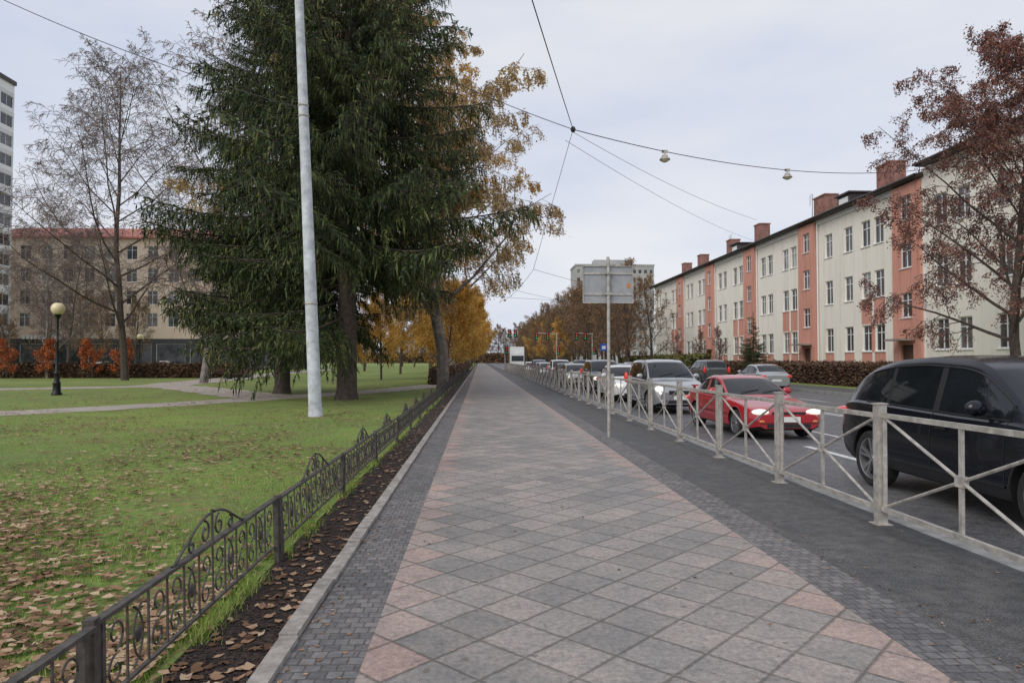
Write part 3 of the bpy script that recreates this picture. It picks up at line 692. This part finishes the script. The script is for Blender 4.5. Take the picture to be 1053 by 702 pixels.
block('distant_tower_block',34,62,240,14,35,11,14,4,2.9,1.3,1.4,[m_conc,m_grey,m_plinth,m_glass,m_white,m_shop,m_conc],kind='p')
mb=MB()
for i in range(10): mb.box(-72.5+i*.62,-72.1+i*.62,111.7,111.85,4.9,5.55)
inst('shop_sign',mb.mesh('shop_sign',[m_white]))

# ------------------------------------------------------------------ trees
def rot_about(v,ax,a): return Matrix.Rotation(a,3,ax)@v
def grow(seed,H,P):
    rg=random.Random(seed); out=[]
    def br(p,d,L,r,lv):
        n=P['seg'][lv]; pts=[p]; rad=[r]; ds=[d]
        for i in range(n):
            d=(d+Vector((rg.gauss(0,1),rg.gauss(0,1),rg.gauss(0,1)))*P['wob'][lv]+Vector((0,0,P['trop'][lv]))).normalized()
            p=p+d*(L/n); pts.append(p); rad.append(max(P['rmin'],r*(1-(i+1)/n*P['taper'][lv]))); ds.append(d)
        out.append((lv,pts,rad))
        if lv<P['lv']:
            k=P['nch'][lv]; az=rg.uniform(0,6.28)
            for c in range(k):
                t=P['lo'][lv]+(.98-P['lo'][lv])*(c+rg.random()*.8)/k
                f=t*n; i=min(int(f),n-1); q=pts[i].lerp(pts[i+1],f-i); dd=ds[i+1]
                az+=2.4+rg.uniform(-.4,.4); ax=rot_about(dd.orthogonal().normalized(),dd,az)
                ang=R(P['ang'][lv]+rg.uniform(-12,12)-(P['angtop'] *t if lv==0 else 0))
                nd=rot_about(dd,ax,ang)
                sh=P['shape'](t) if lv==0 else (1-.55*t)
                br(q,nd,L*P['lf'][lv]*sh*rg.uniform(.75,1.15),max(P['rmin'],(rad[i]*(1-f+i)+rad[i+1]*(f-i))*P['rf'][lv]),lv+1)
    br(Vector((0,0,-.1)),Vector((0,0,1)),H,P['r0'],0); return out
def tree_mesh(name,seed,H,P,mats,leaf=None):
    br=grow(seed,H,P); mb=MB(); sides=[8,5,3,3,3]
    for lv,pts,rad in br: mb.tube(pts,rad,sides[lv],0 if lv<2 else 1)
    if leaf:
        rg=random.Random(seed+9); cnt,sz,lmin,spread=leaf; tw=[b for b in br if b[0]>=lmin]
        for _ in range(cnt):
            b=rg.choice(tw)[1]; i=rg.randrange(len(b)-1); p=b[i].lerp(b[i+1],rg.random())+Vector((rg.gauss(0,spread),rg.gauss(0,spread),rg.gauss(0,spread)-spread))
            a=Vector((rg.gauss(0,1),rg.gauss(0,1),rg.gauss(0,1)-.6)).normalized(); c=a.orthogonal().normalized(); c=rot_about(c,a,rg.uniform(0,6.28)); s=sz*rg.uniform(.6,1.3)
            mb.add([p-a*s,p+c*s*.55,p+a*s,p-c*s*.55],[(0,1,2,3)],2)
    return mb.mesh(name,mats)
BIR=dict(lv=4,seg=[10,6,5,4,3],wob=[.05,.10,.13,.12,.08],trop=[.03,.06,-.02,-.14,-.30],taper=[.9,.85,.8,.7,.5],nch=[30,9,8,6],lo=[.14,.2,.15,.1],ang=[56,42,45,45],angtop=18,
  lf=[.46,.46,.5,.62],rf=[.42,.5,.55,.6],rmin=.0125,r0=.27,shape=lambda t:(.6+1.15*t if t<.35 else 1.0-.62*(t-.35)/.65))
WEEP=dict(BIR,trop=[.03,.04,-.10,-.45,-.7],lf=[.40,.42,.55,1.1],rmin=.009,nch=[30,8,7,5],seg=[10,6,5,5,6])
BARE=dict(BIR,lv=3,nch=[20,9,9],seg=[8,5,4,3],trop=[.02,.07,.06,.05],lf=[.42,.45,.5],rmin=.016,r0=.25,ang=[52,42,42])
SMALL=dict(BARE,lv=3,nch=[14,7,6],r0=.10,rmin=.006)
def tree(name,me,x,y,rz=0,s=1):
    e=empty(name,(x,y,0)); inst('trunk_and_crown',me,e,(0,0,0),(0,0,rz),s); return e
bm1=tree_mesh('birch_a',11,25,BIR,[m_bark,m_twigl,m_pale],(700,.05,4,.05))
bm2=tree_mesh('birch_b',23,25,BIR,[m_birchbark,m_twigl,m_pale],(3000,.06,4,.05))
wb=tree_mesh('weeping_birch_a',5,23,WEEP,[m_birchbark,m_twigl,m_pale],(90000,.062,3,.07))
wb2=tree_mesh('weeping_birch_b',8,23,WEEP,[m_birchbark,m_twigl,m_yel],(50000,.075,3,.09))
tree('bare_birch_tree',bm1,-27.8,55,0,(1.12,1.12,1.02))
tree('bare_birch_tree',bm2,-19.0,48,1,(1.1,1.1,1.0))
tree('bare_birch_tree',bm2,-38,62,3,.6)
tree('bare_birch_tree',bm1,-44,75,4,.6)
tree('bare_birch_tree',bm2,-31,80,2.5,.75)
tree('weeping_birch_tree',wb,-1.95,37,0.5,(1.35,1.35,.98))
tree('weeping_birch_tree',wb2,-2.1,54,2.5,(1.35,1.35,1.15))
ym=tree_mesh('yellow_tree',31,9,dict(BARE,nch=[16,7,6],lf=[.5,.45,.5],r0=.14,rmin=.01),[m_bark,m_twig,m_yel],(20000,.085,2,.18))
for i,(x,y,s) in enumerate([(-2.3,47,.72),(-2.4,60,.85),(-2.4,68,1.0),(-2.0,80,1.05),(-1.9,94,1.15),(-9,78,1.0),(-2.0,112,1.25),(-1.9,135,1.4),(-8,56,.7),(-1.9,165,1.5),(-2.5,205,1.7),(-2,250,1.9),(19,150,1.1),(18.9,185,1.3),(19,230,1.5)]): tree('yellow_autumn_tree',ym,x,y,i*1.3,s)
rt=tree_mesh('rust_tree',14,12.6,dict(BIR,nch=[32,9,7,5],r0=.2,rmin=.009,trop=[.02,.03,-.07,-.25,-.45],lo=[.18,.2,.15,.1],lf=[.54,.46,.5,.55]),[m_bark,m_twig,m_rust],(80000,.045,3,.08))
tree('rust_leaved_tree',rt,19.6,24.0,.6,1.0)
dm=[tree_mesh('bare_tree_%d'%i,40+i,15,BARE,[m_bark,m_twig,m_brownl],(6000,.10,3,.2)) for i in range(3)]
rg=random.Random(2)
root=empty('row_of_bare_trees')
k=0
def dt(x,y,s):
    global k
    k+=1; inst('tree_%d'%k,dm[rg.randrange(3)],root,(x,y,0),(0,0,rg.uniform(0,6)),s)
for y in np.arange(80,330,6.):
    for xx in (19.8,24.5):
        if y<112 and xx>22: continue
        dt(xx+rg.uniform(-1,1),y+rg.uniform(-2,2),rg.uniform(.85,1.12)*(1.0 if y>100 else .85))
for y in np.arange(90,330,9): dt(-6+rg.uniform(-2,2),y,rg.uniform(.7,1))
for x in np.arange(-60,90,3.): dt(x,340+rg.uniform(-14,14),rg.uniform(.8,1.3))
for x in np.arange(-75,-10,4.): dt(x,170+rg.uniform(-14,14),rg.uniform(.6,1.0))
for x in np.arange(-75,-12,4.5): dt(x,96+rg.uniform(-8,8),rg.uniform(.45,.75))
sm=tree_mesh('sapling',77,3.2,dict(SMALL,r0=.04,rmin=.006),[m_bark,m_twig,m_orange],(2600,.07,2,.08))
for x,y in ((-40.5,60.5),(-37.6,61),(-31,60.5),(-33.6,61)): tree('orange_sapling',sm,x,y,x,1.05)
bs=tree_mesh('bare_shrub',78,4.5,dict(SMALL,lo=[.05,.1,.1],ang=[35,35,35],r0=.05,rmin=.009),[m_bark,m_twig,m_rust],(500,.05,2,.08))
for i,(x,y) in enumerate([(22.5,63),(23.5,66),(22.8,70),(24,74),(23,79)]): tree('bare_shrub',bs,x,y,i,1)

# spruce: branch templates joined into one crown mesh per tree
def frond(seed):
    rg=random.Random(seed); mb=MB()
    ax=lambda t:Vector((t,.02*math.sin(t*5+seed),-.32*t+.22*t*t))
    mb.tube([ax(i/8) for i in range(9)],[.009*(1-i/8*.8) for i in range(9)],5,0)
    def spray(p,d,l,w):
        d=d.normalized(); c=d.cross(Vector((rg.gauss(0,1),rg.gauss(0,1),rg.gauss(0,1))))
        if c.length<1e-3: return
        c.normalize(); m=p+d*l*.45
        mb.add([p,m+c*w,p+d*l,m-c*w],[(0,1,2,3)],1)
    K=25
    for k in range(K):
        t=.14+.86*k/K
        for sg in (-1,1):
            if rg.random()<.1: continue
            p=ax(t+rg.uniform(-.015,.015)); a=R(rg.uniform(38,66)); l=(.34*(1-t)**.75+.06)*rg.uniform(.5,1.2)
            d=Vector((math.cos(a),sg*math.sin(a),-.14+rg.uniform(-.15,.08))); q=p.copy(); n=max(4,int(l*48)); stp=l/n; ps=[q.copy()]
            for s in range(n):
                d=(d+Vector((0,0,-.065*rg.uniform(.3,1.9)))).normalized(); q=q+d*stp; ps.append(q.copy())
                lat=Vector((-d.y,d.x,0))
                for u in (-1,1):
                    spray(q,d*.7+lat*u*.7+Vector((0,0,-.35*rg.random())),rg.uniform(.014,.034),.0042)
                if rg.random()<.85: spray(q,Vector((rg.gauss(0,.25),rg.gauss(0,.25),-1)),rg.uniform(.03,.08),.0050)
            mb.add([ps[0]+Vector((0,0,.003)),ps[0]-Vector((0,0,.003)),ps[-1]-Vector((0,0,.001)),ps[-1]+Vector((0,0,.001))],[(0,1,2,3)],0)
    for s in range(36):
        t=.3+.7*s/36; spray(ax(t),Vector((1,rg.gauss(0,.5),rg.gauss(0,.3))),.035,.005)
    # all faces here are quads
    return (np.array(mb.v),np.array(mb.f,dtype=np.int32),np.array(mb.m,dtype=np.int32))
FR=[frond(i) for i in range(6)]
def spruce(name,x,y,H,Lmax,hb,zstart,seed,dz=.40,nb=6,pw=.6,clear=0):
    e=empty(name,(x,y,0)); rg=random.Random(seed); mb=MB()
    mb.tube([(0,0,-.1),(.02,0,.4),(0,.03,H*.3),(.03,0,H*.7),(0,0,H)],[H*.021,H*.0165,H*.012,H*.006,.02],10,0)
    for _ in range(50):
        z=rg.uniform(1,H*.8); a=rg.uniform(0,6.28); l=rg.uniform(.5,2.5)*H/25; mb.tube([(0,0,z),(l*math.cos(a),l*math.sin(a),z-.2*l)],[.025,.008],4,0)
    inst('trunk',mb.mesh('spruce_trunk',[m_bark],50),e)
    z=zstart; VV=[];FF=[];MM=[];base=0
    while z<H-.3:
        L=Lmax*min(1,(max(.02,(H-z)/(H-hb)))**pw)*(1 if z>hb else .82+.18*(z-zstart)/(hb-zstart+.01))
        n=nb if L>1.2 else 5; a0=rg.uniform(0,6.28); cl=.88+.14*math.sin(z*1.9+seed)
        for i in range(n):
            a=a0+6.283*i/n+rg.uniform(-.4,.4); l=L*rg.uniform(.66,1.06)*cl
            pit=R(-4+24*(z/H)+rg.uniform(-7,7))
            zz=z+rg.uniform(-.2,.2); rx=rg.uniform(-.25,.25); sy=rg.uniform(.8,1.1); sz=rg.uniform(.9,1.4); fr=rg.randrange(6)
            if z<clear and math.cos(a)>-.1: continue
            Mx=np.array(Euler((rx,-pit,a)).to_matrix())@np.diag([l,l*sy,l*sz])
            v,f,m=FR[fr]; VV.append(v@Mx.T+np.array([0,0,zz])); FF.append(f+base); MM.append(m); base+=len(v)
        z+=dz*(.55+.45*L/Lmax)*rg.uniform(.75,1.3)
    V=np.concatenate(VV); F=np.concatenate(FF); Mi=np.concatenate(MM)
    me=bpy.data.meshes.new('spruce_crown'); me.vertices.add(len(V)); me.vertices.foreach_set('co',V.astype(np.float32).reshape(-1))
    me.loops.add(len(F)*4); me.loops.foreach_set('vertex_index',F.reshape(-1).astype(np.int32))
    me.polygons.add(len(F)); me.polygons.foreach_set('loop_start',np.arange(0,len(F)*4,4,dtype=np.int32))
    me.materials.append(m_bark); me.materials.append(m_needle); me.polygons.foreach_set('material_index',Mi)
    me.update(calc_edges=True); inst('crown',me,e)
    return e
spruce('spruce_tree',-5.4,28,25,8.2,7.0,2.9,1,dz=.54,nb=6,clear=5.2)
spruce('spruce_tree',-9.4,33,22,7.0,6,3.0,5,dz=.68,nb=6)
spruce('small_spruce_tree',22.4,55,5.6,1.7,1.2,.3,3,dz=.24,pw=.9)

# hedges
def hedge(name,x0,x1,y0,y1,h,mat,n,seed,sz=.07):
    rg=random.Random(seed); mb=MB(); mb.box(x0+.15,x1-.15,y0+.15,y1-.15,0,h-.15,1)
    for _ in range(n):
        x=rg.uniform(x0,x1);y=rg.uniform(y0,y1);z=rg.uniform(.05,h); f=rg.random()
        if f<.35: z=h+rg.gauss(0,.06)+.08*math.sin(x*1.7+y*.9)
        elif x1-x0>y1-y0: y=(y0 if rg.random()<.75 else y1)+rg.gauss(0,.05)
        else: x=(x0 if rg.random()<.75 else x1)+rg.gauss(0,.05)
        p=Vector((x,y,z)); a=Vector((rg.gauss(0,1),rg.gauss(0,1),rg.gauss(0,1))).normalized(); c=a.orthogonal(); s=sz*rg.uniform(.6,1.5)
        mb.add([p-a*s,p+c*s*.6,p+a*s,p-c*s*.6],[(0,1,2,3)],0)
    return inst(name,mb.mesh(name,[mat,m_soil]))
hedge('park_hedge',-62,-21,62,63.6,1.2,m_hedge,22000,1,.10)
hedge('street_hedge',22,23.4,36,64,1.35,m_hedge,22000,2)
hedge('green_shrubs',20.8,22.0,64,100,2.0,m_hedgeg,11000,3,.13)
hedge('fence_hedge',-3.2,-1.9,44,120,1.0,m_hedge,12000,4,.10)
hedge('distant_hedgerow',-160,220,362,368,5.0,m_brownl,14000,5,.5)

# ------------------------------------------------------------------ street furniture
def pole_leaning():
    e=empty('concrete_utility_pole',(-4.66,19.7,0)); mb=MB(); n=9
    pts=[(-.60*i/n*1.1,0,14*i/n) for i in range(n+1)]; pts[0]=(0,0,-.1)
    mb.tube(pts,[.185-.075*i/n for i in range(n+1)],14,0,True); mb.tube([(0,0,-.02),(0,0,.25)],[.215,.20],14,0)
    inst('shaft',mb.mesh('shaft',[m_pole],50),e)
    b=MB()
    for z in (3.2,8.6,8.9): b.lathe([(.19-.0045*z,-.03),(.2-.0045*z,0),(.19-.0045*z,.03)],(-.047*z,0,z),14)
    inst('clamps',b.mesh('clamps',[m_galv]),e)
pole_leaning()
def park_lamp(x,y):
    e=empty('park_globe_lamp',(x,y,0)); mb=MB()
    mb.lathe([(.001,0),(.22,0),(.22,.08),(.17,.14),(.15,.5),(.17,.55),(.12,.62),(.10,.95),(.13,1.0),(.07,1.08),(.05,2.4),(.07,2.44),(.045,2.5),(.04,3.45),(.09,3.52),(.13,3.6),(.16,3.66)],n=12)
    inst('post',mb.mesh('post',[m_blk],40),e)
    g=MB(); g.ell((0,0,3.93),(.29,.29,.29),0,18,12); g.lathe([(.1,4.18),(.12,4.22),(.03,4.27),(.001,4.33)],n=12,mi=1); inst('globe',g.mesh('globe',[m_globe,m_blk],40),e)
park_lamp(-19.2,32); park_lamp(-34,70)
def bench(x,y,rz):
    e=empty('park_bench',(x,y,0),(0,0,rz)); s=MB()
    for i in range(4): s.box(-.9,.9,-.25+i*.13,-.14+i*.13,.44,.475)
    inst('seat',s.mesh('seat',[m_brown]),e); b=MB()
    for i in range(3): b.box(-.9,.9,.30+i*.03,.33+i*.03,.55+i*.13,.65+i*.13)
    inst('backrest',b.mesh('backrest',[m_brown]),e); l=MB()
    for xx in (-.7,.7): l.box(xx-.03,xx+.03,-.25,-.2,0,.44); l.box(xx-.03,xx+.03,.22,.28,0,.9); l.box(xx-.03,xx+.03,-.25,.28,.40,.438)
    inst('legs',l.mesh('legs',[m_blk]),e)
bench(-22.5,60,.3); bench(-19.0,56,-.4)
mb=MB(); mb.lathe([(.001,0),(.2,0),(.24,.75),(.26,.75),(.26,.8),(.2,.8),(.18,.3)],n=12); inst('litter_bin',mb.mesh('litter_bin',[m_blk],40),None,(-20.8,58,0))
e=empty('traffic_sign',(2.67,14,0)); mb=MB()
mb.tube([(0,.05,-.1),(0,.05,3.7)],.035,10,0,True); inst('post',mb.mesh('post',[m_galv],40),e)
mb=MB(); mb.box(-.53,.53,.105,.12,2.78,3.56,0)
for zz in (2.95,3.38): mb.box(-.53,.53,.085,.104,zz,zz+.04,1)
for xx in (-.53,.515): mb.box(xx,xx+.015,.08,.104,2.78,3.56,1)
for zz in (2.78,3.545): mb.box(-.515,.515,.08,.104,zz,zz+.015,1)
mb.box(-.03,.03,.084,.10,3.56,3.75,1)
for zz in (2.97,3.40): mb.box(-.06,.06,.0,.084,zz-.02,zz+.02,1)
mb.box(.40,.47,.10,.1045,3.1,3.2,2)
inst('board',mb.mesh('board',[m_sign,m_galv,m_amber]),e)
m_bluesign=M('sign_blue',(.02,.10,.45),.4,var=.05)
e=empty('blue_road_sign',(10.95,60,RZ)); mb=MB(); mb.box(-.5,.5,-1.5,1.5,0,.12,3); mb.tube([(0,0,0),(0,0,3.2)],.04,8,0); mb.box(-.32,.32,-.07,-.05,2.5,3.15,1); mb.box(-.16,.16,-.075,-.0702,2.65,2.95,2); inst('post_and_plate',mb.mesh('bs',[m_galv,m_bluesign,m_white,m_kerb2]),e)
m_green=M('signal_green',(.05,.6,.25),.4)
def tlight(x,y,arm):
    e=empty('traffic_light',(x,y,0)); mb=MB(); mb.tube([(0,0,0),(0,0,5.9)],.09,8,0); mb.tube([(0,0,5.7),(arm,0,5.9)],.07,6,0)
    for (px,pz) in ((arm,5.4),(arm*.45,5.4),(0.25,3.0)):
        mb.box(px-.22,px+.22,-.15,.1,pz-.6,pz+.6,1)
        for k,mi in ((-.36,4),(0,3),(.36,2)): mb.ell((px,-.16,pz+k),(.12,.04,.12),mi,10,6)
    inst('mast_and_heads',mb.mesh('tl',[m_galv,m_blk,m_tl,m_amber,m_green]),e)
tlight(12.2,108,-3.2); tlight(3.6,98,1.5); tlight(17.9,108,-2.5)
e=empty('box_truck',(6.2,112,RZ)); mb=MB(); mb.box(-1.2,1.2,1.9,7.5,1.0,3.9,0); mb.box(-1.1,1.1,0,1.8,.5,2.7,0); mb.box(-1.0,1.0,-.02,.0,1.5,2.4,1)
inst('body',mb.mesh('b',[P_white,m_cg]),e); wm=wheel_mesh(.48,.28,6)
for i,(sx,sy) in enumerate(((-1,1),(1,1),(-1,5.8),(1,5.8))): inst('wheel_%d'%i,wm,e,(sx*1.0,sy,.48),(0,0,0 if sx<0 else math.pi))
# wires & lamps
def cat(a,b,sag,n=16):
    a=Vector(a);b=Vector(b); return [a.lerp(b,i/n)-Vector((0,0,sag*4*(i/n)*(1-i/n))) for i in range(n+1)]
hub=Vector((3.45,25,10.15)); mb=MB()
B=(25.6,36,12.2)
def wr(a,b,s=.2,r=.013): mb.tube(cat(a,b,s),r*.8,5)
span=cat(hub,B,.9,24)
mb.tube(span,.017,5)
wr((1.0,14,9.35),hub,.02,.018); wr((-2.0,2,9.0),(1.0,14,9.35),.05,.018); wr(hub,(2.6,33,6.0),.0,.012)
wr(hub,(-2.5,30,14.5),.1,.018); wr((-16,22,13.4),(-5.07,19.7,8.8),.25,.015); wr(hub-Vector((0,0,.1)),(17,41,10.2),.3,.010)
wr(hub-Vector((.3,0,.4)),(25.7,60,12),.5,.010); wr((2.6,33,6.0),(25.7,85,10.5),.8,.012); wr((2.6,33,6.0),(1.5,50,5.9),.3,.012)
wr((1.5,50,7),(19,80,7.5),.4,.014); wr((-2.7,50,6.6),(17.8,60,7.0),.4,.014)
wr((-5.07,19.7,8.8),(-5,60,9),.6,.014)
mb.ell(hub,(.10,.10,.12),0,8,6)
inst('overhead_wires',mb.mesh('overhead_wires',[m_wire]))
for f in (.18,.475):
    p=span[0].lerp(span[-1],f); i=min(int(f*24),23); p=span[i].lerp(span[i+1],f*24-i)
    e=empty('hanging_street_lamp',p); mb=MB(); mb.tube([(0,0,0),(0,0,-.16)],.03,6)
    mb.lathe([(.04,-.12),(.10,-.14),(.13,-.22),(.21,-.30),(.22,-.34),(.19,-.35)],n=14,mi=0); mb.ell((0,0,-.34),(.17,.17,.10),1,12,8); mb.box(-.12,.12,-.02,.02,-.06,.06,0)
    inst('lamp_head',mb.mesh('lamp_head',[m_galv,m_globe],40),e)
